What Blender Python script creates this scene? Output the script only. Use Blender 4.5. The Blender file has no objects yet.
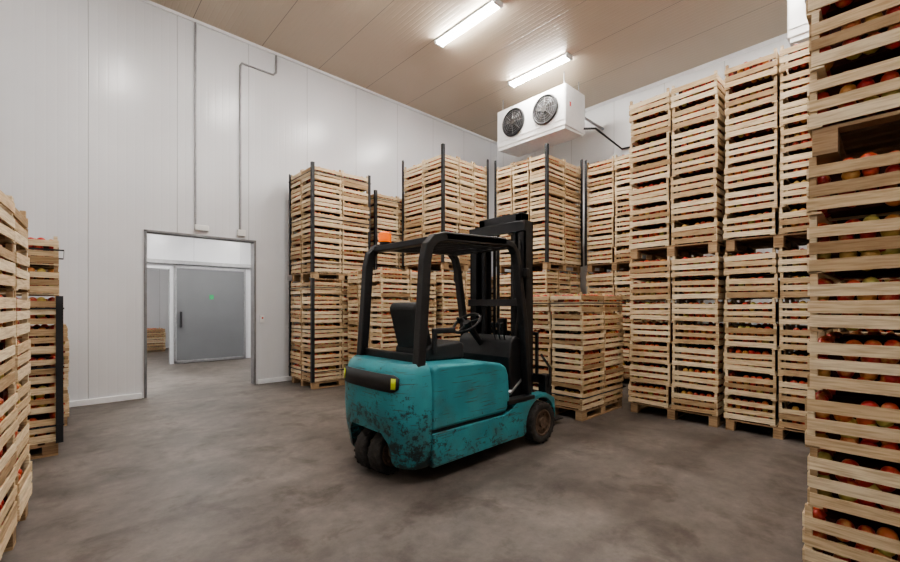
import bpy, math, random
from mathutils import Vector, Matrix
random.seed(7)
scene = bpy.context.scene
COL = scene.collection

# ------------------------------------------------------------------ materials
def new_mat(name):
    m = bpy.data.materials.new(name); m.use_nodes = True
    nt = m.node_tree; b = nt.nodes['Principled BSDF']
    return m, nt, b
def N(nt, t, **kw):
    n = nt.nodes.new(t)
    for k, v in kw.items(): setattr(n, k, v)
    return n
def L(nt, a, b): nt.links.new(a, b)
def simple(name, col, rough=0.5, metal=0.0, noise=0.12, scale=12, emit=None, es=0):
    m, nt, b = new_mat(name)
    b.inputs['Roughness'].default_value = rough
    b.inputs['Metallic'].default_value = metal
    tc = N(nt, 'ShaderNodeTexCoord'); nz = N(nt, 'ShaderNodeTexNoise')
    nz.inputs['Scale'].default_value = scale; nz.inputs['Detail'].default_value = 4
    L(nt, tc.outputs['Object'], nz.inputs['Vector'])
    r = N(nt, 'ShaderNodeValToRGB')
    r.color_ramp.elements[0].position = 0.3; r.color_ramp.elements[1].position = 0.7
    r.color_ramp.elements[0].color = (*[c*(1-noise) for c in col], 1)
    r.color_ramp.elements[1].color = (*[min(1, c*(1+noise)) for c in col], 1)
    L(nt, nz.outputs['Fac'], r.inputs['Fac']); L(nt, r.outputs['Color'], b.inputs['Base Color'])
    if emit:
        b.inputs['Emission Color'].default_value = (*emit, 1); b.inputs['Emission Strength'].default_value = es
    return m
def math_node(nt, op, a, b=None, c=None):
    n = N(nt, 'ShaderNodeMath', operation=op)
    for i, v in enumerate((a, b, c)):
        if v is None: continue
        if isinstance(v, (int, float)): n.inputs[i].default_value = v
        else: L(nt, v, n.inputs[i])
    return n.outputs[0]

def panel_mat(name, col, axis, pitch, offset, rib, seamdark=0.72, rough=0.35, ribamp=0.25, dark=0.93):
    m, nt, b = new_mat(name)
    g = N(nt, 'ShaderNodeNewGeometry'); s = N(nt, 'ShaderNodeSeparateXYZ')
    L(nt, g.outputs['Position'], s.inputs[0]); v = s.outputs[axis]
    u = math_node(nt, 'SUBTRACT', v, offset)
    f = math_node(nt, 'FRACT', math_node(nt, 'DIVIDE', u, pitch))
    d = math_node(nt, 'ABSOLUTE', math_node(nt, 'SUBTRACT', f, 0.5))      # .5 at seam
    seam = N(nt, 'ShaderNodeMapRange'); L(nt, d, seam.inputs[0])
    seam.inputs[1].default_value = 0.5-0.008/pitch; seam.inputs[2].default_value = 0.5-0.004/pitch
    fr = math_node(nt, 'FRACT', math_node(nt, 'DIVIDE', u, rib))
    dr = math_node(nt, 'ABSOLUTE', math_node(nt, 'SUBTRACT', fr, 0.5))
    ribv = N(nt, 'ShaderNodeMapRange'); L(nt, dr, ribv.inputs[0])
    ribv.inputs[1].default_value = 0.36; ribv.inputs[2].default_value = 0.48
    nz = N(nt, 'ShaderNodeTexNoise'); nz.inputs['Scale'].default_value = 0.8; nz.inputs['Detail'].default_value = 5
    L(nt, g.outputs['Position'], nz.inputs['Vector'])
    ramp = N(nt, 'ShaderNodeValToRGB'); L(nt, nz.outputs['Fac'], ramp.inputs['Fac'])
    ramp.color_ramp.elements[0].position = 0.3; ramp.color_ramp.elements[1].position = 0.75
    ramp.color_ramp.elements[0].color = (*[c*dark for c in col], 1); ramp.color_ramp.elements[1].color = (*col, 1)
    mx = N(nt, 'ShaderNodeMixRGB', blend_type='MULTIPLY'); L(nt, seam.outputs[0], mx.inputs['Fac'])
    L(nt, ramp.outputs['Color'], mx.inputs[1]); mx.inputs[2].default_value = (seamdark,)*3+(1,)
    L(nt, mx.outputs[0], b.inputs['Base Color'])
    h = math_node(nt, 'ADD', math_node(nt, 'MULTIPLY', seam.outputs[0], 0.6), math_node(nt, 'MULTIPLY', ribv.outputs[0], ribamp))
    bp = N(nt, 'ShaderNodeBump', invert=True); bp.inputs['Distance'].default_value = 0.006; bp.inputs['Strength'].default_value = 0.6
    L(nt, h, bp.inputs['Height']); L(nt, bp.outputs[0], b.inputs['Normal'])
    b.inputs['Roughness'].default_value = rough
    return m

M_wallL = panel_mat('white_panel_x', (0.75, 0.76, 0.79), 0, 1.15, 0.32, 0.115, 0.72, 0.24, 0.16)
M_wallR = panel_mat('white_panel_y', (0.75, 0.76, 0.775), 1, 1.15, 0.1, 0.115, 0.72, 0.24, 0.16)
M_ceil = panel_mat('ceiling_panel', (0.60, 0.51, 0.40), 0, 1.15, 0.55, 0.09, 0.45, 0.32, 0.6)  # bounce light from the wooden crates is put into this tan base colour
M_white = simple('white_enamel', (0.8, 0.8, 0.8), 0.35, noise=0.03)
M_trim = simple('white_trim', (0.84, 0.85, 0.87), 0.4, noise=0.03)
M_frame = simple('grey_steel_frame', (0.25, 0.25, 0.26), 0.4, 0.5)
M_doorg = simple('grey_door_skin', (0.135, 0.14, 0.148), 0.5, noise=0.05, scale=2)
M_black = simple('black_paint', (0.013, 0.013, 0.015), 0.42, noise=0.3)
M_rubber = simple('tyre_rubber', (0.032, 0.028, 0.026), 0.75, noise=0.4, scale=25)
M_rim = simple('wheel_rim_brown', (0.15, 0.10, 0.07), 0.6, 0.2, noise=0.4, scale=20)
M_steel = simple('worn_steel', (0.35, 0.35, 0.36), 0.35, 0.7)
M_conduit = simple('conduit_grey', (0.36, 0.36, 0.37), 0.4, 0.2)
M_seat = simple('seat_vinyl', (0.018, 0.018, 0.02), 0.6)
M_orange = simple('beacon_orange', (0.9, 0.16, 0.01), 0.25, emit=(1, 0.2, 0.02), es=0.35)
M_hivis = simple('hivis_yellow', (0.65, 0.75, 0.05), 0.4)
M_red = simple('red_label', (0.6, 0.03, 0.02), 0.4)
M_green = simple('green_sign', (0.02, 0.30, 0.10), 0.4)
M_darkstrap = simple('black_corner_board', (0.02, 0.021, 0.025), 0.5)
M_tube = simple('lamp_tube', (1, 1, 1), 0.5, noise=0, emit=(1.0, 0.965, 0.915), es=112)

def wood_mat(name, c0, c1, c2):
    m, nt, b = new_mat(name)
    g = N(nt, 'ShaderNodeNewGeometry'); tc = N(nt, 'ShaderNodeTexCoord')
    r = N(nt, 'ShaderNodeValToRGB'); L(nt, g.outputs['Random Per Island'], r.inputs['Fac'])
    r.color_ramp.elements[0].color = (*c0, 1); r.color_ramp.elements[1].color = (*c2, 1)
    e = r.color_ramp.elements.new(0.38); e.color = (*c1, 1)
    mp = N(nt, 'ShaderNodeMapping'); mp.inputs['Scale'].default_value = (5, 5, 70)
    L(nt, tc.outputs['Object'], mp.inputs['Vector'])
    nz = N(nt, 'ShaderNodeTexNoise'); nz.inputs['Scale'].default_value = 1.5; nz.inputs['Detail'].default_value = 5
    L(nt, mp.outputs[0], nz.inputs['Vector'])
    mx = N(nt, 'ShaderNodeMixRGB', blend_type='MULTIPLY'); mx.inputs['Fac'].default_value = 0.6
    r2 = N(nt, 'ShaderNodeValToRGB'); L(nt, nz.outputs['Fac'], r2.inputs['Fac'])
    r2.color_ramp.elements[0].position = 0.32; r2.color_ramp.elements[0].color = (0.5, 0.39, 0.29, 1)
    r2.color_ramp.elements[1].position = 0.6; r2.color_ramp.elements[1].color = (1, 1, 1, 1)
    L(nt, r.outputs['Color'], mx.inputs[1]); L(nt, r2.outputs['Color'], mx.inputs[2])
    L(nt, mx.outputs[0], b.inputs['Base Color']); b.inputs['Roughness'].default_value = 0.7
    return m
M_wood = wood_mat('crate_pine', (0.38, 0.25, 0.135), (0.70, 0.53, 0.335), (0.86, 0.73, 0.525))
M_pal = wood_mat('pallet_wood', (0.20, 0.125, 0.07), (0.35, 0.23, 0.13), (0.50, 0.35, 0.21))
m, nt, b = new_mat('apple_skin'); M_apple = m
g = N(nt, 'ShaderNodeNewGeometry'); r = N(nt, 'ShaderNodeValToRGB'); L(nt, g.outputs['Random Per Island'], r.inputs['Fac'])
r.color_ramp.elements[0].color = (0.33, 0.018, 0.015, 1); r.color_ramp.elements[1].color = (0.40, 0.37, 0.10, 1)
for p, c in ((0.35, (0.50, 0.035, 0.025, 1)), (0.62, (0.55, 0.10, 0.035, 1)), (0.84, (0.53, 0.29, 0.08, 1))):
    e = r.color_ramp.elements.new(p); e.color = c
tc = N(nt, 'ShaderNodeTexCoord'); nz = N(nt, 'ShaderNodeTexNoise'); nz.inputs['Scale'].default_value = 22; nz.inputs['Detail'].default_value = 4
L(nt, tc.outputs['Object'], nz.inputs['Vector'])
rr_ = N(nt, 'ShaderNodeMapRange'); L(nt, nz.outputs['Fac'], rr_.inputs[0]); rr_.inputs[1].default_value = 0.50; rr_.inputs[2].default_value = 0.72; rr_.inputs[4].default_value = 0.7
mx = N(nt, 'ShaderNodeMixRGB'); L(nt, rr_.outputs[0], mx.inputs['Fac']); L(nt, r.outputs['Color'], mx.inputs[1]); mx.inputs[2].default_value = (0.58, 0.38, 0.13, 1)
L(nt, mx.outputs[0], b.inputs['Base Color']); b.inputs['Roughness'].default_value = 0.38
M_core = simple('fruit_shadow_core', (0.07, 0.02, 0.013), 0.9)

# floor
m, nt, b = new_mat('concrete_floor'); M_floor = m
g = N(nt, 'ShaderNodeNewGeometry')
n1 = N(nt, 'ShaderNodeTexNoise'); n1.inputs['Scale'].default_value = 0.9; n1.inputs['Detail'].default_value = 10; n1.inputs['Roughness'].default_value = 0.68; n1.inputs['Distortion'].default_value = 0.3
L(nt, g.outputs['Position'], n1.inputs['Vector'])
r = N(nt, 'ShaderNodeValToRGB'); L(nt, n1.outputs['Fac'], r.inputs['Fac'])
r.color_ramp.elements[0].position = 0.36; r.color_ramp.elements[0].color = (0.074, 0.062, 0.055, 1)
r.color_ramp.elements[1].position = 0.66; r.color_ramp.elements[1].color = (0.178, 0.156, 0.141, 1)
n2 = N(nt, 'ShaderNodeTexNoise'); n2.inputs['Scale'].default_value = 7; n2.inputs['Detail'].default_value = 12; n2.inputs['Roughness'].default_value = 0.75
L(nt, g.outputs['Position'], n2.inputs['Vector'])
mx = N(nt, 'ShaderNodeMixRGB', blend_type='OVERLAY'); mx.inputs['Fac'].default_value = 0.7
L(nt, r.outputs['Color'], mx.inputs[1]); L(nt, n2.outputs['Fac'], mx.inputs[2])
n4 = N(nt, 'ShaderNodeTexNoise'); n4.inputs['Scale'].default_value = 2.4; n4.inputs['Detail'].default_value = 10; n4.inputs['Roughness'].default_value = 0.65; n4.inputs['Distortion'].default_value = 0.4
L(nt, g.outputs['Position'], n4.inputs['Vector'])
r4 = N(nt, 'ShaderNodeValToRGB'); L(nt, n4.outputs['Fac'], r4.inputs['Fac'])
r4.color_ramp.elements[0].position = 0.52; r4.color_ramp.elements[0].color = (1, 1, 1, 1)
r4.color_ramp.elements[1].position = 0.64; r4.color_ramp.elements[1].color = (0.62, 0.58, 0.55, 1)
mx2 = N(nt, 'ShaderNodeMixRGB', blend_type='MULTIPLY'); mx2.inputs['Fac'].default_value = 1
L(nt, mx.outputs[0], mx2.inputs[1]); L(nt, r4.outputs['Color'], mx2.inputs[2])
wv = N(nt, 'ShaderNodeTexWave', wave_type='RINGS'); wv.inputs['Scale'].default_value = 0.28; wv.inputs['Distortion'].default_value = 5; wv.inputs['Detail'].default_value = 1.5; wv.inputs['Detail Scale'].default_value = 0.35
L(nt, g.outputs['Position'], wv.inputs['Vector'])
r5 = N(nt, 'ShaderNodeValToRGB'); L(nt, wv.outputs['Fac'], r5.inputs['Fac'])
r5.color_ramp.elements[0].position = 0.0; r5.color_ramp.elements[0].color = (0.68, 0.66, 0.65, 1)
r5.color_ramp.elements[1].position = 0.05; r5.color_ramp.elements[1].color = (1, 1, 1, 1)
mx3 = N(nt, 'ShaderNodeMixRGB', blend_type='MULTIPLY'); L(nt, n2.outputs['Fac'], mx3.inputs['Fac'])
L(nt, mx2.outputs[0], mx3.inputs[1]); L(nt, r5.outputs['Color'], mx3.inputs[2]); L(nt, mx3.outputs[0], b.inputs['Base Color'])
r3 = N(nt, 'ShaderNodeMapRange'); L(nt, n1.outputs['Fac'], r3.inputs[0]); r3.inputs[3].default_value = 0.38; r3.inputs[4].default_value = 0.62
L(nt, r3.outputs[0], b.inputs['Roughness'])
bp = N(nt, 'ShaderNodeBump'); bp.inputs['Strength'].default_value = 0.2; bp.inputs['Distance'].default_value = 0.01
L(nt, n2.outputs['Fac'], bp.inputs['Height']); L(nt, bp.outputs[0], b.inputs['Normal'])

# teal paint, scuffed
m, nt, b = new_mat('teal_scuffed_paint'); M_teal = m
tc = N(nt, 'ShaderNodeTexCoord'); s = N(nt, 'ShaderNodeSeparateXYZ'); L(nt, tc.outputs['Object'], s.inputs[0])
nz = N(nt, 'ShaderNodeTexNoise'); nz.inputs['Scale'].default_value = 11; nz.inputs['Detail'].default_value = 11; nz.inputs['Roughness'].default_value = 0.82
L(nt, tc.outputs['Object'], nz.inputs['Vector'])
hz = N(nt, 'ShaderNodeMapRange'); L(nt, s.outputs[2], hz.inputs[0])
hz.inputs[1].default_value = 0.1; hz.inputs[2].default_value = 0.9; hz.inputs[3].default_value = 0.11; hz.inputs[4].default_value = -0.04
hx = N(nt, 'ShaderNodeMapRange'); L(nt, s.outputs[0], hx.inputs[0])
hx.inputs[1].default_value = 0.05; hx.inputs[2].default_value = 0.4; hx.inputs[3].default_value = 0.062; hx.inputs[4].default_value = -0.015
sm = math_node(nt, 'ADD', math_node(nt, 'ADD', nz.outputs['Fac'], hz.outputs[0]), hx.outputs[0])
r = N(nt, 'ShaderNodeValToRGB'); L(nt, sm, r.inputs['Fac'])
r.color_ramp.elements[0].position = 0.60; r.color_ramp.elements[0].color = (0, 0, 0, 1)
r.color_ramp.elements[1].position = 0.65; r.color_ramp.elements[1].color = (0.9, 0.9, 0.9, 1)
n2 = N(nt, 'ShaderNodeTexNoise'); n2.inputs['Scale'].default_value = 2.5; n2.inputs['Detail'].default_value = 6; L(nt, tc.outputs['Object'], n2.inputs['Vector'])
rc = N(nt, 'ShaderNodeValToRGB'); L(nt, n2.outputs['Fac'], rc.inputs['Fac'])
rc.color_ramp.elements[0].position = 0.3; rc.color_ramp.elements[0].color = (0.022, 0.185, 0.22, 1)
rc.color_ramp.elements[1].position = 0.7; rc.color_ramp.elements[1].color = (0.052, 0.31, 0.35, 1)
mps = N(nt, 'ShaderNodeMapping'); mps.inputs['Scale'].default_value = (2.5, 2.5, 45); mps.inputs['Rotation'].default_value = (0.12, 0.1, 0)
L(nt, tc.outputs['Object'], mps.inputs['Vector'])
n3 = N(nt, 'ShaderNodeTexNoise'); n3.inputs['Scale'].default_value = 1.6; n3.inputs['Detail'].default_value = 3; L(nt, mps.outputs[0], n3.inputs['Vector'])
rs = N(nt, 'ShaderNodeMapRange'); L(nt, n3.outputs['Fac'], rs.inputs[0]); rs.inputs[1].default_value = 0.62; rs.inputs[2].default_value = 0.66; rs.inputs[4].default_value = 0.75
mxs = N(nt, 'ShaderNodeMixRGB'); L(nt, rs.outputs[0], mxs.inputs['Fac']); L(nt, rc.outputs['Color'], mxs.inputs[1]); mxs.inputs[2].default_value = (0.055, 0.07, 0.07, 1)
# thin brown grime film, stronger low down
ng = N(nt, 'ShaderNodeTexNoise'); ng.inputs['Scale'].default_value = 4; ng.inputs['Detail'].default_value = 8; L(nt, tc.outputs['Object'], ng.inputs['Vector'])
rg = N(nt, 'ShaderNodeMapRange'); L(nt, math_node(nt, 'ADD', ng.outputs['Fac'], hz.outputs[0]), rg.inputs[0]); rg.inputs[1].default_value = 0.48; rg.inputs[2].default_value = 0.75; rg.inputs[4].default_value = 0.55
mxg = N(nt, 'ShaderNodeMixRGB'); L(nt, rg.outputs[0], mxg.inputs['Fac']); L(nt, mxs.outputs[0], mxg.inputs[1]); mxg.inputs[2].default_value = (0.07, 0.10, 0.095, 1)
mx = N(nt, 'ShaderNodeMixRGB'); L(nt, r.outputs['Color'], mx.inputs['Fac']); L(nt, mxg.outputs[0], mx.inputs[1])
mx.inputs[2].default_value = (0.022, 0.022, 0.021, 1); L(nt, mx.outputs[0], b.inputs['Base Color'])
b.inputs['Roughness'].default_value = 0.4

# ------------------------------------------------------------------ mesh helpers
class MB:
    def __init__(s): s.v = []; s.f = []; s.m = []; s.sm = []
    def add(s, v, f, mi=0, smooth=False):
        o = len(s.v); s.v += v; s.f += [tuple(i+o for i in q) for q in f]; s.m += [mi]*len(f); s.sm += [smooth]*len(f)
    def box(s, x0, x1, y0, y1, z0, z1, mi=0, M=None):
        v = [(x0,y0,z0),(x1,y0,z0),(x1,y1,z0),(x0,y1,z0),(x0,y0,z1),(x1,y0,z1),(x1,y1,z1),(x0,y1,z1)]
        if M is not None: v = [tuple(M @ Vector(p)) for p in v]
        s.add(v, [(0,3,2,1),(4,5,6,7),(0,1,5,4),(1,2,6,5),(2,3,7,6),(3,0,4,7)], mi)
    def cyl(s, p0, p1, r, n=16, mi=0, r1=None, smooth=True):
        p0 = Vector(p0); p1 = Vector(p1); r1 = r if r1 is None else r1
        a = (p1-p0).normalized(); t = Vector((0,0,1)) if abs(a.z) < 0.9 else Vector((1,0,0))
        u = a.cross(t).normalized(); w = a.cross(u)
        v = []
        for i in range(n):
            c = math.cos(2*math.pi*i/n); q = math.sin(2*math.pi*i/n)
            v.append(tuple(p0+(u*c+w*q)*r)); v.append(tuple(p1+(u*c+w*q)*r1))
        s.add(v, [(2*i, 2*((i+1)%n), 2*((i+1)%n)+1, 2*i+1) for i in range(n)], mi, smooth)
        s.add([v[2*i] for i in range(n)], [tuple(range(n))], mi); s.add([v[2*i+1] for i in range(n)], [tuple(reversed(range(n)))], mi)
    def torus(s, c, axis, R, r, n=32, k=8, mi=0):
        c = Vector(c); a = Vector(axis).normalized(); t = Vector((0,0,1)) if abs(a.z) < 0.9 else Vector((1,0,0))
        u = a.cross(t).normalized(); w = a.cross(u); v = []
        for i in range(n):
            d = u*math.cos(2*math.pi*i/n)+w*math.sin(2*math.pi*i/n)
            for j in range(k):
                v.append(tuple(c+d*(R+r*math.cos(2*math.pi*j/k))+a*r*math.sin(2*math.pi*j/k)))
        s.add(v, [(i*k+j, ((i+1)%n)*k+j, ((i+1)%n)*k+(j+1)%k, i*k+(j+1)%k) for i in range(n) for j in range(k)], mi, True)
    def prism(s, pts, y0, y1, mi=0):   # pts in (x,z)
        n = len(pts)
        s.add([(x, y0, z) for x, z in pts]+[(x, y1, z) for x, z in pts],
              [tuple(range(n)), tuple(reversed(range(n, 2*n)))]+[(i, n+i, n+(i+1)%n, (i+1)%n) for i in range(n)], mi)
    def strip(s, pts, th, y0, y1, mi=0):
        n = len(pts); Ls = []; Rs = []
        for i, p in enumerate(pts):
            a = Vector(pts[max(i-1,0)]); c = Vector(pts[min(i+1,n-1)]); d = (c-a).normalized(); nn = Vector((-d.y, d.x))*th/2
            Ls.append((p[0]+nn.x, p[1]+nn.y)); Rs.append((p[0]-nn.x, p[1]-nn.y))
        v = []
        for i in range(n):
            v += [(Ls[i][0], y0, Ls[i][1]), (Ls[i][0], y1, Ls[i][1]), (Rs[i][0], y1, Rs[i][1]), (Rs[i][0], y0, Rs[i][1])]
        f = [(0,1,2,3), tuple(4*(n-1)+k for k in (3,2,1,0))]
        for i in range(n-1):
            for k in range(4): f.append((4*i+k, 4*(i+1)+k, 4*(i+1)+(k+1)%4, 4*i+(k+1)%4))
        s.add(v, f, mi)
    def mesh(s, name, mats):
        me = bpy.data.meshes.new(name); me.from_pydata(s.v, [], s.f)
        for mt in mats: me.materials.append(mt)
        me.polygons.foreach_set('material_index', s.m); me.polygons.foreach_set('use_smooth', s.sm)
        me.update()
        return me
    def obj(s, name, mats, parent=None, bevel=0, seg=2, loc=None, fixn=True):
        me = s.mesh(name, mats)
        if fixn:
            import bmesh
            bm = bmesh.new(); bm.from_mesh(me); bmesh.ops.recalc_face_normals(bm, faces=bm.faces); bm.to_mesh(me); bm.free()
        o = bpy.data.objects.new(name, me); COL.objects.link(o)
        if parent: o.parent = parent
        if loc: o.location = loc
        if bevel:
            md = o.modifiers.new('bevel', 'BEVEL'); md.width = bevel; md.segments = seg; md.limit_method = 'ANGLE'; md.angle_limit = math.radians(35)
        return o
def empty(name, loc=(0,0,0), rz=0):
    e = bpy.data.objects.new(name, None); COL.objects.link(e); e.location = loc; e.rotation_euler = (0,0,rz); e.empty_display_size = 0.2
    return e
def B(name, x0,x1,y0,y1,z0,z1, mat, parent=None, bevel=0):
    mb = MB(); mb.box(x0,x1,y0,y1,z0,z1); return mb.obj(name, [mat], parent, bevel)

# ------------------------------------------------------------------ room shell
XL, XR, YN, YF, H = -1.75, 9.8, -3.5, 8.4, 6.5
B('floor', XL-0.15, XR+0.15, YN-0.15, 18.2, -0.1, 0, M_floor)
B('ceiling', XL, XR, YN, YF, H, H+0.15, M_ceil)
DX0, DX1, DZ = 1.04, 2.72, 2.72
mb = MB(); mb.box(XL, DX0, YF, YF+0.15, 0, H); mb.box(DX1, XR, YF, YF+0.15, 0, H); mb.box(DX0, DX1, YF, YF+0.15, DZ, H)
mb.obj('wall_back', [M_wallL])
B('wall_right', XR, XR+0.15, YN, YF+0.15, 0, H+0.15, M_wallR)
B('wall_left', XL-0.15, XL, YN, YF+0.15, 0, H+0.15, M_wallR)
B('wall_front', XL-0.15, XR+0.15, YN-0.15, YN, 0, H+0.15, M_wallL)
mb = MB(); mb.box(XL, DX0-0.06, YF-0.04, YF, 0, 0.09); mb.box(DX1+0.06, XR, YF-0.04, YF, 0, 0.09)
mb.obj('baseboard_back', [M_trim], bevel=0.008)
B('baseboard_right', XR-0.04, XR, YN, YF-0.04, 0, 0.09, M_trim, bevel=0.008)
mb = MB(); mb.prism([(0,0),(-0.06,0),(0,-0.06)], YN, YF)
o = mb.obj('trim_1', [M_trim]); o.location = (XR, 0, H)
B('trim_2', XL, XR-0.06, YF-0.035, YF, H-0.05, H, M_trim)
mb = MB()
for a, c in ((DX0-0.03, DX0+0.008), (DX1-0.008, DX1+0.03)): mb.box(a, c, YF-0.025, YF+0.18, 0, DZ+0.03)
mb.box(DX0-0.03, DX1+0.03, YF-0.025, YF+0.18, DZ-0.008, DZ+0.03)
mb.obj('door_frame', [M_frame], bevel=0.005)
# corridor
CY = 12.8
mb = MB(); mb.box(-2, 0.7, CY, CY+0.15, 0, 3.6); mb.box(2.08, 8, CY, CY+0.15, 0, 3.6); mb.box(0.7, 2.08, CY, CY+0.15, 2.45, 3.6)
mb.obj('wall_corridor', [M_wallL])
B('wall_corridor_side', 8, 8.15, YF+0.15, CY, 0, 3.6, M_wallR)
B('wall_corridor_end', -2.15, -2, YF+0.15, 18, 0, 3.6, M_wallR)
B('ceiling_corridor', -2.15, 8.15, YF+0.15, 18.2, 3.6, 3.7, M_white)
B('wall_annex', -2.15, 8.15, 18, 18.15, 0, 3.6, M_wallL)
B('wall_annex_side', 8, 8.15, CY+0.15, 18, 0, 3.6, M_wallR)
dr = empty('sliding_door', (2.18, CY-0.12, 0))
B('door_leaf', 0, 1.68, 0, 0.09, 0.04, 2.5, M_doorg, dr, 0.01)
mb = MB(); mb.box(-0.02,0.03,-0.012,0.1,0.03,2.52); mb.box(1.65,1.70,-0.012,0.1,0.03,2.52); mb.box(-0.02,1.70,-0.012,0.1,2.47,2.54); mb.box(-0.02,1.7,-0.012,0.1,0.02,0.09)
mb.obj('leaf_edge_frame', [M_steel], dr, 0.004)
mb = MB(); mb.box(-1.6, 1.9, 0.0, 0.11, 2.58, 2.68); mb.obj('door_rail', [M_steel], dr, 0.006)
mb = MB(); mb.box(0.1,0.14,-0.07,-0.03,0.95,1.35); mb.box(0.1,0.14,-0.04,0.0,0.95,0.99); mb.box(0.1,0.14,-0.04,0.0,1.31,1.35); mb.obj('pull_handle', [M_black], dr)
B('exit_label', 0.78, 0.88, -0.006, 0.0, 1.68, 1.80, M_green, dr)

# ------------------------------------------------------------------ lamps
def lamp(x, y0, y1, z, sc=1.0):
    e = empty('ceiling_lamp', (x, (y0+y1)/2, z)); h = (y1-y0)/2
    mb = MB(); mb.box(-0.09, 0.09, -h-0.03, h+0.03, -0.035, 0.0); mb.box(-0.1,0.1,-h-0.05,-h,-0.085,0); mb.box(-0.1,0.1,h,h+0.05,-0.085,0)
    mb.obj('lamp_housing', [M_white], e, 0.006)
    mb = MB()
    for dx in (-0.045, 0.045): mb.cyl((dx, -h, -0.062), (dx, h, -0.062), 0.026, 12)
    mb.obj('tubes', [M_tube], e)
for x in (7.4, 5.25, 3.1, 0.95):
    lamp(x, 4.5, 5.9, H)
    lamp(x, -0.2, 1.2, H)
for x in (0.0, 2.2, 4.2): lamp(x, 10.0, 11.2, 3.6)  # unseen fixtures, added to light the corridor behind the doorway
lamp(2.0, 14.6, 15.8, 3.6)  # unseen fixture, added to brighten the annex

# ------------------------------------------------------------------ conduits
def tube(name, pts, r, mat, parent=None):
    cu = bpy.data.curves.new(name, 'CURVE'); cu.dimensions = '3D'; cu.bevel_depth = r; cu.bevel_resolution = 3
    sp = cu.splines.new('POLY'); sp.points.add(len(pts)-1)
    for i, p in enumerate(pts): sp.points[i].co = (*p, 1)
    cu.materials.append(mat); o = bpy.data.objects.new(name, cu); COL.objects.link(o)
    if parent: o.parent = parent
    return o
e = empty('emergency_light', (1.74, YF, 2.88))
B('light_body', -0.02, 0.2, -0.07, 0, -0.06, 0.04, M_white, e, 0.01)
tube('conduit', [(0, -0.02, 0.04), (0, -0.02, H-2.88-0.05)], 0.016, M_conduit, e)
e = empty('junction_box', (2.47, YF, 2.86))
B('box_body', -0.06, 0.08, -0.06, 0, -0.06, 0.06, M_white, e, 0.01)
tube('conduit', [(0, -0.02, 0.06), (0, -0.02, 3.12), (0.03, -0.02, 3.18), (0.6, -0.02, 3.18), (0.66, -0.02, 3.24), (0.66, -0.02, 3.58)], 0.018, M_conduit, e)
e = empty('door_push_button', (2.86, YF, 1.25)); B('button_box', -0.04,0.04,-0.04,0,-0.07,0.07, M_white, e, 0.005)
mb = MB(); mb.cyl((0,-0.04,0.02),(0,-0.055,0.02),0.015,12); mb.obj('button',[M_red],e)

# ------------------------------------------------------------------ evaporator units
def cooler(X0, X1, Y0, Y1, Z0, Z1):
    e = empty('evaporator_cooler', ((X0), (Y0+Y1)/2, (Z0+Z1)/2))
    w = X1-X0; h = (Y1-Y0)/2; k = (Z1-Z0)/2
    B('casing', 0, w, -h, h, -k, k, M_white, e, 0.02)
    mb = MB(); mb.box(-0.012, 0.0, -h+0.02, h-0.02, -k+0.12, k-0.04); mb.obj('fan_plate', [M_white], e, 0.004)
    mb = MB(); mb.prism([(0.02,-k-0.07),(0.02,-k),(w-0.02,-k),(w-0.02,-k-0.03)], -h+0.03, h-0.03); mb.obj('drip_tray', [M_white], e, 0.006)
    for fy in (0.42*h*1.05, -0.42*h*1.05*1.1):
        f = MB(); f.cyl((-0.03, fy, 0.02), (-0.013, fy, 0.02), 0.30, 40, 0)
        f.torus((-0.05, fy, 0.02), (1,0,0), 0.30, 0.024, 40, 8, 0)
        f.obj('fan_shroud', [M_black], e)
        f = MB()
        for i in range(5):
            M = Matrix.Translation((-0.045, fy, 0.02)) @ Matrix.Rotation(i*2*math.pi/5, 4, 'X') @ Matrix.Rotation(0.35, 4, 'Z')
            f.box(-0.004, 0.004, -0.035, 0.035, 0.06, 0.24, 0, M)
        f.cyl((-0.09, fy, 0.02), (-0.035, fy, 0.02), 0.065, 20, 0)
        f.obj('fan_blades', [M_rubber], e)
        f = MB()
        for rr in (0.1, 0.15, 0.2, 0.25): f.torus((-0.1+0.12*rr, fy, 0.02), (1,0,0), rr, 0.003, 36, 5)
        for i in range(8):
            a = i*math.pi/4; f.cyl((-0.092, fy+0.06*math.cos(a), 0.02+0.06*math.sin(a)), (-0.055, fy+0.3*math.cos(a), 0.02+0.3*math.sin(a)), 0.004, 6)
        f.obj('fan_guard', [M_frame], e)
    B('red_sticker', 0.15, 0.21, -h-0.004, -h, 0.0, 0.09, M_red, e)
    mb = MB()
    for a in (0.1, w-0.1):
        for c in (-h+0.1, h-0.1): mb.cyl((a, c, k), (a, c, H-(Z0+Z1)/2), 0.012, 8)
    mb.obj('hanger_rods', [M_steel], e)
    tube('drain_pipe', [(w-0.1, -h-0.03, -k+0.1), (w-0.1, -h-0.3, -k+0.02), (XR-X0-0.05, -h-0.3, -k-0.1), (XR-X0-0.05, -h-1.6, -k-0.15)], 0.022, M_black, e)
    tube('supply_pipe', [(w-0.02, -h+0.2, 0.1), (XR-X0, -h+0.2, 0.1)], 0.03, M_steel, e)
cooler(7.78, 8.58, 4.78, 6.66, 5.32, 6.2)
cooler(7.78, 8.58, -0.76, 1.12, 5.4, 6.28)

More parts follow.
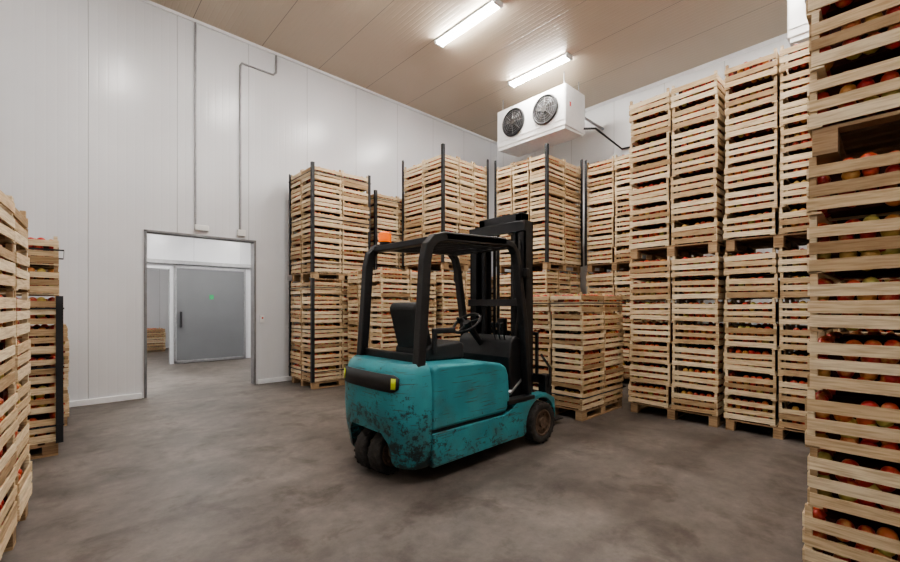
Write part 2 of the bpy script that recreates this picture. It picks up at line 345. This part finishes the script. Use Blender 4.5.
# ------------------------------------------------------------------ crates
import bmesh
bm = bmesh.new(); bmesh.ops.create_icosphere(bm, subdivisions=2, radius=0.037)
AV = [tuple(v.co) for v in bm.verts]; AF = [tuple(v.index for v in f.verts) for f in bm.faces]; bm.free()
def build_load(name, w, dp, nx, ny, layers, total, seed):
    rnd = random.Random(seed); mb = MB()
    x0, y0 = -w/2, -dp/2
    for j in range(3):
        yy = y0+0.02 + j*(dp-0.04-0.1)/2
        mb.box(x0+0.02, -x0-0.02, yy, yy+0.1, 0, 0.02, 1)
        mb.box(x0+0.02, -x0-0.02, yy, yy+0.1, 0.10, 0.12, 1)
        for i in range(3):
            xx = x0+0.02 + i*(w-0.04-0.12)/2
            mb.box(xx, xx+0.12, yy, yy+0.1, 0.02, 0.10, 1)
    nb = 8
    for i in range(nb):
        xx = x0+0.02+i*(w-0.04-0.10)/(nb-1)
        mb.box(xx, xx+0.10, y0+0.02, -y0-0.02, 0.12, 0.138, 1)
    zb = 0.14; ch = (total-zb)/layers; cx = w/nx; cy = dp/ny
    for l in range(layers):
        lx_, ly_ = rnd.uniform(-.012, .012), rnd.uniform(-.012, .012)
        for i in range(nx):
            for j in range(ny):
                ox = x0+i*cx+lx_+rnd.uniform(-.006,.006); oy = y0+j*cy+ly_+rnd.uniform(-.006,.006); oz = zb+l*ch
                g = 0.008; a0, a1, b0, b1 = ox+g, ox+cx-g, oy+g, oy+cy-g; t = 0.009
                sh = [(0.012, 0.062), (0.097, 0.058), (0.178, 0.060)]
                sc = (ch)/0.29
                outer = (i == 0, i == nx-1, j == 0, j == ny-1)
                for (sz, hh) in sh:
                    def jt(): return rnd.uniform(-.006, .006)
                    zz = oz+sz*sc; h2 = hh*sc
                    def slat(xa, xb, ya, yb, ax):
                        dz = jt(); tl = rnd.uniform(-.011, .011); k = rnd.uniform(-.008, .006)
                        v = [(xa,ya,zz+dz),(xb,ya,zz+dz),(xb,yb,zz+dz),(xa,yb,zz+dz),(xa,ya,zz+dz+h2+k),(xb,ya,zz+dz+h2+k),(xb,yb,zz+dz+h2+k),(xa,yb,zz+dz+h2+k)]
                        if ax == 0: v = [(p[0],p[1],p[2]+(tl if p[0] > (xa+xb)/2 else 0)) for p in v]
                        else: v = [(p[0],p[1],p[2]+(tl if p[1] > (ya+yb)/2 else 0)) for p in v]
                        mb.add(v, [(0,3,2,1),(4,5,6,7),(0,1,5,4),(1,2,6,5),(2,3,7,6),(3,0,4,7)], 0)
                    if outer[2] or l == layers-1: slat(a0, a1, b0, b0+t, 0)
                    if outer[3] or l == layers-1: slat(a0, a1, b1-t, b1, 0)
                    if outer[0] or l == layers-1: slat(a0, a0+t, b0+t, b1-t, 1)
                    if outer[1] or l == layers-1: slat(a1-t, a1, b0+t, b1-t, 1)
                for px, py in ((a0+t, b0+t), (a1-t-0.03, b0+t), (a0+t, b1-t-0.03), (a1-t-0.03, b1-t-0.03)):
                    mb.box(px, px+0.03, py, py+0.03, oz+0.004, oz+ch-0.002, 0)
                if any(outer):
                    mb.box(a0, a1, b0+0.002, b0+0.06, oz+0.001, oz+0.011, 0); mb.box(a0, a1, b1-0.06, b1-0.002, oz+0.001, oz+0.011, 0)
                    rows = [0.045, 0.088, 0.130, 0.172, 0.226]
                    def apples(fix, axis, lo, hi):
                        for rz in rows:
                            n = int((hi-lo-0.05)/0.074); off = rnd.uniform(0, .025)
                            for q in range(n):
                                if rnd.random() < 0.07: continue
                                p = lo+0.045+off+q*0.074+rnd.uniform(-.008,.008); z = oz+rz*sc+rnd.uniform(-.010,.010); dd = fix+rnd.uniform(-.005,.005)
                                c = (p, dd, z) if axis == 0 else (dd, p, z); s_ = rnd.uniform(.86, 1.06)
                                mb.add([(c[0]+v[0]*s_, c[1]+v[1]*s_, c[2]+v[2]*s_) for v in AV], AF, 2, True)
                    if outer[2]: apples(b0+0.055, 0, a0+0.02, a1-0.04)
                    if outer[3]: apples(b1-0.055, 0, a0+0.02, a1-0.04)
                    if outer[0]: apples(a0+0.055, 1, b0+0.06, b1-0.08)
                    if outer[1]: apples(a1-0.055, 1, b0+0.06, b1-0.08)
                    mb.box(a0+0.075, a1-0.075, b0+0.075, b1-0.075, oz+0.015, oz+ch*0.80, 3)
                if l == layers-1:
                    for ix in range(int((cx-0.16)/0.075)):
                        for iy in range(int((cy-0.16)/0.075)):
                            c = (a0+0.11+ix*0.075, b0+0.11+iy*0.075, oz+0.228*sc)
                            mb.add([(c[0]+v[0], c[1]+v[1], c[2]+v[2]) for v in AV], AF, 2, True)
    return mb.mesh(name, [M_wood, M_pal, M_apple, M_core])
LOADS = {
 'A': [(build_load('load_a1', 1.2, 1.17, 3, 2, 7, 2.15, 1), 2.15), (build_load('load_a2', 1.2, 1.17, 3, 2, 7, 2.25, 2), 2.25)],
 'S': [(build_load('load_s1', 1.28, 1.28, 2, 3, 8, 2.15, 3), 2.15), (build_load('load_s2', 1.28, 1.28, 3, 2, 8, 2.22, 4), 2.22)],
 'N': [(build_load('load_n1', 1.2, 1.0, 2, 2, 7, 2.15, 5), 2.15)],
 'L': [(build_load('load_l1', 1.2, 1.0, 2, 2, 6, 1.68, 6), 1.68)],
}
MESHD = {'load_a1': (1.2,1.17), 'load_a2': (1.2,1.17), 'load_s1': (1.28,1.28), 'load_s2': (1.28,1.28), 'load_n1': (1.2,1.0), 'load_l1': (1.2,1.0)}
def stack(x0, x1, y0, y1, tiers, name='apple_crate_stack', posts=False, straps=0, rz=0, band=None, post_tiers=None, ext=0.14):
    e = empty(name, ((x0+x1)/2, (y0+y1)/2, 0), rz); z = 0; w = x1-x0; dp = y1-y0
    for ti, (mh, hh) in enumerate(tiers):
        me, nh = mh
        dims = MESHD[me.name]
        o = bpy.data.objects.new('pallet_load', me); COL.objects.link(o); o.parent = e
        o.location = (0, 0, z); o.scale = (w/dims[0]*(0.98+0.01*random.random()), dp/dims[1]*(0.98+0.01*random.random()), hh/nh)
        if ti == 1: o.location.x += random.uniform(-.015,.015); o.location.y += random.uniform(-.012,.012); o.rotation_euler.z = random.uniform(-.012,.012)
        if posts and (post_tiers is None or ti in post_tiers):
            mb = MB(); t = 0.006; k = 0.055; W = w/2+0.010; D = dp/2+0.010; zt = z+hh+ext; zz = z+0.13
            for sx in (-1, 1):
                for sy in (-1, 1):
                    xs = sorted((sx*W, sx*(W-k))); ys = sorted((sy*D, sy*(D-t))); mb.box(xs[0], xs[1], ys[0], ys[1], zz, zt)
                    xs = sorted((sx*W, sx*(W-t))); ys = sorted((sy*(D-t), sy*(D-k))); mb.box(xs[0], xs[1], ys[0], ys[1], zz, zt)
            mb.obj('corner_boards', [M_darkstrap], e)
        if straps:
            mb = MB(); t = 0.003; W = w/2+0.014; D = dp/2+0.014
            for q in range(straps):
                zz = z+0.3+q*(hh-0.45)/max(1, straps-1)
                mb.box(-W, W, -D-t, -D, zz, zz+0.016); mb.box(-W, W, D, D+t, zz, zz+0.016)
                mb.box(-W-t, -W, -D, D, zz, zz+0.016); mb.box(W, W+t, -D, D, zz, zz+0.016)
            mb.obj('packing_straps', [band or M_darkstrap], e)
        z += hh
    return e
A, S, Nn, Ll = LOADS['A'], LOADS['S'], LOADS['N'][0], LOADS['L'][0]
# right-hand row
stack(5.9, 7.1, 1.50, 2.63, [(A[0], 2.16), (A[1], 2.25)])
stack(5.9, 7.1, 0.40, 1.47, [(A[1], 2.16), (A[0], 2.25)])
stack(5.9, 7.1, -0.72, 0.37, [(A[0], 2.16), (A[1], 2.25)])
# near right
stack(2.86, 4.06, -0.83, 0.35, [(A[0], 2.28), (A[1], 2.25)])
# back row
stack(3.3, 4.5, 7.15, 8.15, [(Nn, 1.98), (Nn, 2.08)], posts=True, straps=3, ext=0.02)
stack(4.72, 5.9, 7.3, 8.25, [(Nn, 2.0), (Nn, 1.85)], posts=True, straps=3, ext=0.02)
stack(3.95, 5.2, 5.92, 7.08, [(S[0], 2.16)])
stack(5.32, 6.6, 5.9, 7.18, [(S[0], 2.2), (S[1], 2.24)], posts=True, post_tiers=[1])
stack(6.76, 8.04, 4.55, 5.85, [(S[1], 2.2), (S[0], 2.24)], posts=True, post_tiers=[1])
stack(7.9, 9.1, 3.2, 4.4, [(A[1], 2.2), (A[0], 2.24)], posts=True, post_tiers=[1], ext=0.05)
stack(6.8, 8.0, 6.2, 7.3, [(A[0], 2.2)])
stack(4.94, 6.13, 2.78, 3.78, [(Ll, 1.68)], posts=False, straps=2)
# left side
stack(-1.38, -0.175, 3.27, 4.36, [(Nn, 2.18)], rz=math.radians(-4.5))
stack(-1.17, 0.02, 5.75, 6.75, [(Nn, 2.2)], posts=True, straps=4, ext=-0.6)
stack(-1.1, 0.1, 7.1, 8.1, [(Ll, 1.25)])
# annex crates
stack(1.4, 2.6, 16.6, 17.6, [(Ll, 0.75)])
stack(0.1, 1.3, 16.6, 17.6, [(Ll, 0.75)])
# ------------------------------------------------------------------ forklift
F = empty('forklift', (2.13, 3.24, 0), math.radians(0))
CB = 0.32; CX = 0.17; CP = 0.6
def cw_outline(s, bulge, n=40):
    pts = []
    for i in range(n+1):
        t = -math.pi/2+math.pi*i/n
        ly = 0.555*s*math.copysign(abs(math.sin(t))**CP, t); lx = CX-CB*bulge*abs(math.cos(t))**CP
        pts.append((lx, ly))
    return pts
mb = MB(); lv = [(0.13,.90,.72),(0.17,.95,.82),(0.40,.99,.96),(0.60,1.0,1.0),(0.78,.995,.99),(0.90,.975,.94),(0.97,.94,.86),(1.01,.88,.72)]
vs = []; n = None
for z, s_, bu in lv:
    o_ = cw_outline(s_, bu); n = len(o_); vs += [(x, y, z) for x, y in o_]
fs = []
for k in range(len(lv)-1):
    for i in range(n):
        j = (i+1) % n; fs.append((k*n+i, k*n+j, (k+1)*n+j, (k+1)*n+i))
fs.append(tuple(range(n))); fs.append(tuple(reversed(range((len(lv)-1)*n, len(lv)*n))))
mb.add(vs, fs, 0)
cw = mb.obj('counterweight', [M_teal], F)
def cutobj(o, cm):
    c = cm.obj('cutter', [M_black]); c.matrix_world = Matrix.Translation(F.location)
    md = o.modifiers.new('cut', 'BOOLEAN'); md.operation = 'DIFFERENCE'; md.object = c; md.solver = 'EXACT'
    bpy.context.view_layer.update()
    dg = bpy.context.evaluated_depsgraph_get(); me = bpy.data.meshes.new_from_object(o.evaluated_get(dg))
    o.modifiers.clear(); o.data = me; bpy.data.objects.remove(c)
cm = MB(); pr = [(-0.33,-0.1),(-0.31,0.34),(-0.24,0.42),(0.24,0.42),(0.31,0.34),(0.33,-0.1)]
nn_ = len(pr); cm.add([(-0.6, y, z) for y, z in pr]+[(0.13, y, z) for y, z in pr], [tuple(range(nn_)), tuple(reversed(range(nn_, 2*nn_)))]+[(i, nn_+i, nn_+(i+1)%nn_, (i+1)%nn_) for i in range(nn_)])
cutobj(cw, cm)
bm = bmesh.new(); bm.from_mesh(cw.data)
for f_ in bm.faces: f_.smooth = True
for ed in bm.edges:
    if len(ed.link_faces) == 2 and ed.calc_face_angle(0) > math.radians(32): ed.smooth = False
bm.to_mesh(cw.data); bm.free()
def cwp(t, off, s_=0.997, bu=0.995):
    ly = (0.555*s_+off)*math.copysign(abs(math.sin(t))**CP, t); lx = CX-(CB*bu+off)*abs(math.cos(t))**CP
    return lx, ly
mb = MB(); vs = []; fs = []; kk = 28
t0, t1 = -0.74, 0.74
for i in range(kk+1):
    t = t0+(t1-t0)*i/kk; e0 = min(1, 0.6+i*0.15, 0.6+(kk-i)*0.15)
    x, y = cwp(t, 0.003); zc = 0.855; hh = 0.072*e0
    vs += [(x, y, zc-hh), (x+0.010, y, zc+hh)]
for i in range(kk): fs.append((2*i, 2*i+2, 2*i+3, 2*i+1))
mb.add(vs, fs, 0, True)
o = mb.obj('rear_grille_panel', [M_black], F); md = o.modifiers.new('sol', 'SOLIDIFY'); md.thickness = 0.010; md.offset = 0
for a, c in ((-0.66, -0.54), (0.54, 0.66)):
    mb = MB(); vs = []
    for i in range(5):
        t = a+(c-a)*i/4; x, y = cwp(t, 0.011); vs += [(x, y, 0.81), (x+0.004, y, 0.90)]
    mb.add(vs, [(2*i, 2*i+2, 2*i+3, 2*i+1) for i in range(4)], 0, True)
    o = mb.obj('hivis_marker', [M_hivis], F); md = o.modifiers.new('sol', 'SOLIDIFY'); md.thickness = 0.006; md.offset = 0
# hood / battery cover
mb = MB(); mb.prism([(0.178,0.438),(0.178,0.965),(0.25,0.99),(0.85,0.97),(1.08,0.93),(1.16,0.89),(1.20,0.80),(1.22,0.56),(1.17,0.438)], -0.548, 0.548)
mb.obj('battery_hood', [M_teal], F, 0.03, 4)
mb = MB(); mb.prism([(0.18,0.38),(0.18,0.50),(1.16,0.50),(1.16,0.38)], -0.525, 0.525); mb.obj('seam_gap', [M_black], F)
WX = 1.74
arc = [(WX+0.27*math.cos(a), 0.225+0.27*math.sin(a)) for a in [math.radians(q) for q in range(0, 200, 12)]]
prof = [(0.178,0.13),(0.178,0.410),(1.12,0.410),(1.24,0.455),(1.36,0.53),(WX+0.10,0.535),(WX+0.26,0.46),(WX+0.28,0.26)]+arc+[(1.44,0.14)]
for y0, y1 in ((-0.56,-0.43),(0.43,0.56)):
    mb = MB(); mb.prism(prof, y0, y1); mb.obj('side_sill', [M_teal], F, 0.012)
B('chassis', 0.32, 1.46, -0.43, 0.43, 0.13, 0.42, M_black, F, 0.01)
B('floor_plate', 1.15, 1.68, -0.43, 0.43, 0.42, 0.50, M_black, F, 0.01)
B('front_axle_housing', 1.58, 1.78, -0.44, 0.44, 0.12, 0.42, M_black, F, 0.01)
B('sill_step', 1.17, 1.62, -0.565, -0.44, 0.50, 0.542, M_black, F, 0.008)
mb = MB(); mb.prism([(1.42,0.50),(1.38,0.95),(1.42,1.12),(1.50,1.18),(1.62,1.12),(1.64,0.50)], -0.40, 0.40); mb.obj('dash_cowl', [M_black], F, 0.02, 3)
mb = MB(); mb.cyl((1.44,0.05,1.06),(1.22,0.05,1.28),0.035,14); mb.obj('steering_column', [M_black], F)
mb = MB(); ax = Vector((-0.6,0,0.8)).normalized(); c = Vector((1.195,0.05,1.31)); mb.torus(c, ax, 0.165, 0.016, 32, 8); mb.cyl(c-ax*0.03, c+ax*0.015, 0.045, 14)
uu = ax.cross(Vector((0,1,0))).normalized()
for a in (0, 2.1, 4.2):
    d = uu*math.cos(a)+Vector((0,1,0))*math.sin(a); mb.cyl(c, c+d*0.165, 0.011, 8)
mb.cyl(c+Vector((0,.11,0)), c+Vector((0,.11,0))+ax*0.07, 0.018, 10)
mb.obj('steering_wheel', [M_black], F)
mb = MB()
for q in range(3):
    y = -0.16-0.07*q; mb.cyl((1.44,y,1.12),(1.38,y,1.28),0.008,8); mb.cyl((1.385,y,1.27),(1.375,y,1.315),0.019,10)
mb.obj('hydraulic_levers', [M_black], F)
# seat
mb = MB(); mb.prism([(0.36,0.98),(0.36,1.10),(0.42,1.13),(0.80,1.15),(0.86,1.12),(0.86,0.97)], -0.25, 0.25); mb.obj('seat_cushion', [M_seat], F, 0.03, 4)
mb = MB(); mb.prism([(0.36,1.08),(0.25,1.48),(0.28,1.53),(0.34,1.54),(0.38,1.49),(0.48,1.12)], -0.21, 0.21); mb.obj('seat_back', [M_seat], F, 0.04, 4)
mb = MB()
for y in (-0.29, 0.25): mb.box(0.42, 0.70, y, y+0.045, 1.24, 1.29); mb.box(0.42, 0.46, y, y+0.04, 1.05, 1.26)
mb.obj('arm_rests', [M_seat], F, 0.012)
# overhead guard
path = [(0.10,0.95),(0.14,1.45),(0.17,1.90),(0.20,2.02),(0.27,2.09),(0.38,2.12),(1.22,2.155),(1.33,2.14),(1.40,2.07),(1.44,1.95),(1.55,1.30),(1.62,0.52)]
mb = MB()
for y0, y1 in ((-0.50,-0.415),(0.415,0.50)):
    mb.strip(path[:7], 0.085, y0, y1); mb.strip(path[5:], 0.065, y0, y1)
mb.box(0.22, 0.31, -0.42, 0.42, 2.05, 2.11); mb.box(1.30, 1.36, -0.42, 0.42, 2.10, 2.15)
mb.box(0.11, 0.15, -0.42, 0.42, 0.99, 1.08)
for q in range(7):
    y = -0.36+q*0.12; mb.strip([(0.28,2.09),(0.80,2.12),(1.33,2.135)], 0.03, y-0.012, y+0.012)
mb.obj('overhead_guard', [M_black], F, 0.01, 2)
mb = MB(); mb.cyl((0.30,0.34,2.11),(0.30,0.34,2.15),0.055,16); mb.obj('beacon_base', [M_black], F)
mb = MB(); mb.cyl((0.30,0.34,2.15),(0.30,0.34,2.235),0.065,20); mb.cyl((0.30,0.34,2.235),(0.30,0.34,2.255),0.065,20,0,0.035); mb.obj('beacon_lens', [M_orange], F)
mb = MB(); mb.box(1.47,1.53,-0.56,-0.50,1.80,1.90); mb.box(1.47,1.53,0.50,0.56,1.80,1.90); mb.obj('work_lamps', [M_black], F, 0.01)
def wheel(name, cx, cy, R, w, yaw=0, side=-1):
    e = empty(name, (cx, cy, R)); e.parent = F; e.rotation_euler.z = yaw
    mb = MB(); h = w/2; rings = [(0.62*R,-h*0.85),(0.9*R,-h),(0.97*R,-h*0.8),(R,-h*0.45),(R,h*0.45),(0.97*R,h*0.8),(0.9*R,h),(0.62*R,h*0.85)]; n = 40; v = []
    for r_, y in rings:
        for i in range(n): v.append((r_*math.cos(2*math.pi*i/n), y, r_*math.sin(2*math.pi*i/n)))
    k = len(rings); f = [(a*n+i, a*n+(i+1)%n, ((a+1)%k)*n+(i+1)%n, ((a+1)%k)*n+i) for a in range(k) for i in range(n)]
    mb.add(v, f, 0, True)
    for i in range(20):
        M = Matrix.Rotation(i*2*math.pi/20, 4, 'Y'); mb.box(-0.010, 0.010, -h*0.9, h*0.9, R*0.95, R*0.998, 0, M)
    mb.obj('tyre', [M_rubber], e)
    mb = MB(); mb.cyl((0,-h*0.55,0),(0,h*0.55,0),0.63*R,32); mb.torus((0,side*h*0.75,0),(0,1,0),0.60*R,0.012,32,6); mb.cyl((0,side*h*0.5,0),(0,side*h*0.95,0),0.24*R,18)
    for i in range(6):
        a = i*math.pi/3; mb.cyl((0.42*R*math.cos(a),side*h*0.5,0.42*R*math.sin(a)),(0.42*R*math.cos(a),side*h*0.75,0.42*R*math.sin(a)),0.013,6)
    mb.obj('rim', [M_rim], e)
wheel('drive_wheel_right', WX, -0.52, 0.225, 0.15, 0, -1)
wheel('drive_wheel_left', WX, 0.52, 0.225, 0.15, 0, 1)
yw = math.radians(8); wr = 0.092
wheel('steer_wheel_right', 0.03+wr*math.sin(yw), -wr*math.cos(yw)-0.01, 0.20, 0.135, yw, -1)
wheel('steer_wheel_left', 0.03-wr*math.sin(yw), wr*math.cos(yw)-0.01, 0.20, 0.135, yw, 1)
mb = MB(); mb.box(0.0,0.2,-0.03,0.03,0.15,0.44); mb.cyl((0.03,-0.05,0.2),(0.03,0.05,0.2),0.05,14); mb.obj('steer_axle', [M_black], F)
# mast
MS = empty('mast_assembly', (-0.17, 0.03, 0)); MS.parent = F
mb = MB()
for sg in (-1, 1):
    def ch(x0, x1, ya, yb, z0, z1):
        ys = sorted((sg*ya, sg*yb)); mb.box(x0, x1, ys[0], ys[1], z0, z1)
    ch(1.84,1.98,0.40,0.43,0.10,2.46); ch(1.84,1.86,0.33,0.43,0.10,2.46); ch(1.96,1.98,0.33,0.43,0.10,2.46)
    ch(1.90,2.03,0.30,0.33,0.12,2.56); ch(1.90,1.92,0.24,0.33,0.12,2.56); ch(2.01,2.03,0.24,0.33,0.12,2.56)
mb.box(1.82,1.86,-0.43,0.43,2.34,2.46); mb.box(1.80,1.85,-0.43,0.43,1.50,1.58); mb.box(1.82,1.86,-0.43,0.43,0.42,0.56)
mb.box(1.90,2.03,-0.33,0.33,2.47,2.57); mb.box(1.98,2.02,-0.30,0.30,0.9,0.98)
mb.obj('mast_rails', [M_black], MS, 0.004, 1)
mb = MB()
for y in (-0.24, 0.24): mb.cyl((1.89,y,0.14),(1.89,y,1.5),0.04,14,0); mb.cyl((1.89,y,1.5),(1.89,y,2.42),0.026,12,0)
mb.cyl((1.95,0,0.3),(1.95,0,1.35),0.06,16,0)
mb.obj('lift_cylinders', [M_black], MS)
mb = MB()
for y in (-0.17,-0.11,0.11,0.17): mb.box(2.0,2.012,y-0.018,y+0.018,0.45,2.44)
mb.obj('lift_chains', [M_black], MS)
mb = MB()
for y in (-0.13,0.13): mb.cyl((1.95,y-0.02,2.40),(1.95,y+0.02,2.40),0.06,16)
mb.obj('chain_pulleys', [M_steel], MS)
tube('hydraulic_hose', [(1.80,-0.30,0.9),(1.80,-0.34,1.3),(1.80,-0.36,1.45),(1.82,-0.36,2.2),(1.90,-0.30,2.4)], 0.014, M_rubber, MS)
tube('hydraulic_hose', [(2.06,-0.48,0.95),(2.12,-0.56,0.80),(2.12,-0.56,0.6),(2.07,-0.48,0.5)], 0.014, M_rubber, MS)
mb = MB()
mb.box(2.05,2.09,-0.52,0.52,0.62,0.72); mb.box(2.05,2.09,-0.52,0.52,0.28,0.38)
for y in (-0.30,0.30): mb.box(2.02,2.05,y-0.05,y+0.05,0.26,0.80)
mb.box(2.05,2.08,-0.44,0.44,1.16,1.20)
for y in (-0.42,-0.21,0.0,0.21,0.42): mb.box(2.05,2.08,y-0.018,y+0.018,0.70,1.18)
mb.box(2.05,2.16,-0.55,-0.45,0.42,0.72)
mb.obj('fork_carriage', [M_black], MS, 0.006, 1)
mb = MB()
for y in (-0.26,0.26):
    mb.prism([(2.09,0.72),(2.09,0.05),(2.80,0.05),(2.80,0.062),(2.14,0.095),(2.13,0.72)], y-0.055, y+0.055)
mb.obj('forks', [M_black], MS, 0.004, 1)
mb = MB()
for y in (-0.38,0.38): mb.cyl((1.40,y,0.56),(1.69,y,0.75),0.028,12)
mb.obj('tilt_cylinders', [M_steel], F)

# ------------------------------------------------------------------ camera / world
cam = bpy.data.cameras.new('camera'); co = bpy.data.objects.new('camera', cam); COL.objects.link(co)
cam.sensor_width = 36; cam.lens = 36*419/900; cam.shift_y = 25/900
co.location = (0, 0, 1.5); co.rotation_euler = (math.radians(90), 0, math.radians(47-90))
scene.camera = co
w = bpy.data.worlds.new('world'); scene.world = w; w.use_nodes = True
w.node_tree.nodes['Background'].inputs[0].default_value = (0.6, 0.65, 0.7, 1); w.node_tree.nodes['Background'].inputs[1].default_value = 0.3
scene.view_settings.view_transform = 'AgX'
try: scene.view_settings.look = 'AgX - Medium High Contrast'
except Exception: pass
scene.view_settings.exposure = 0.3
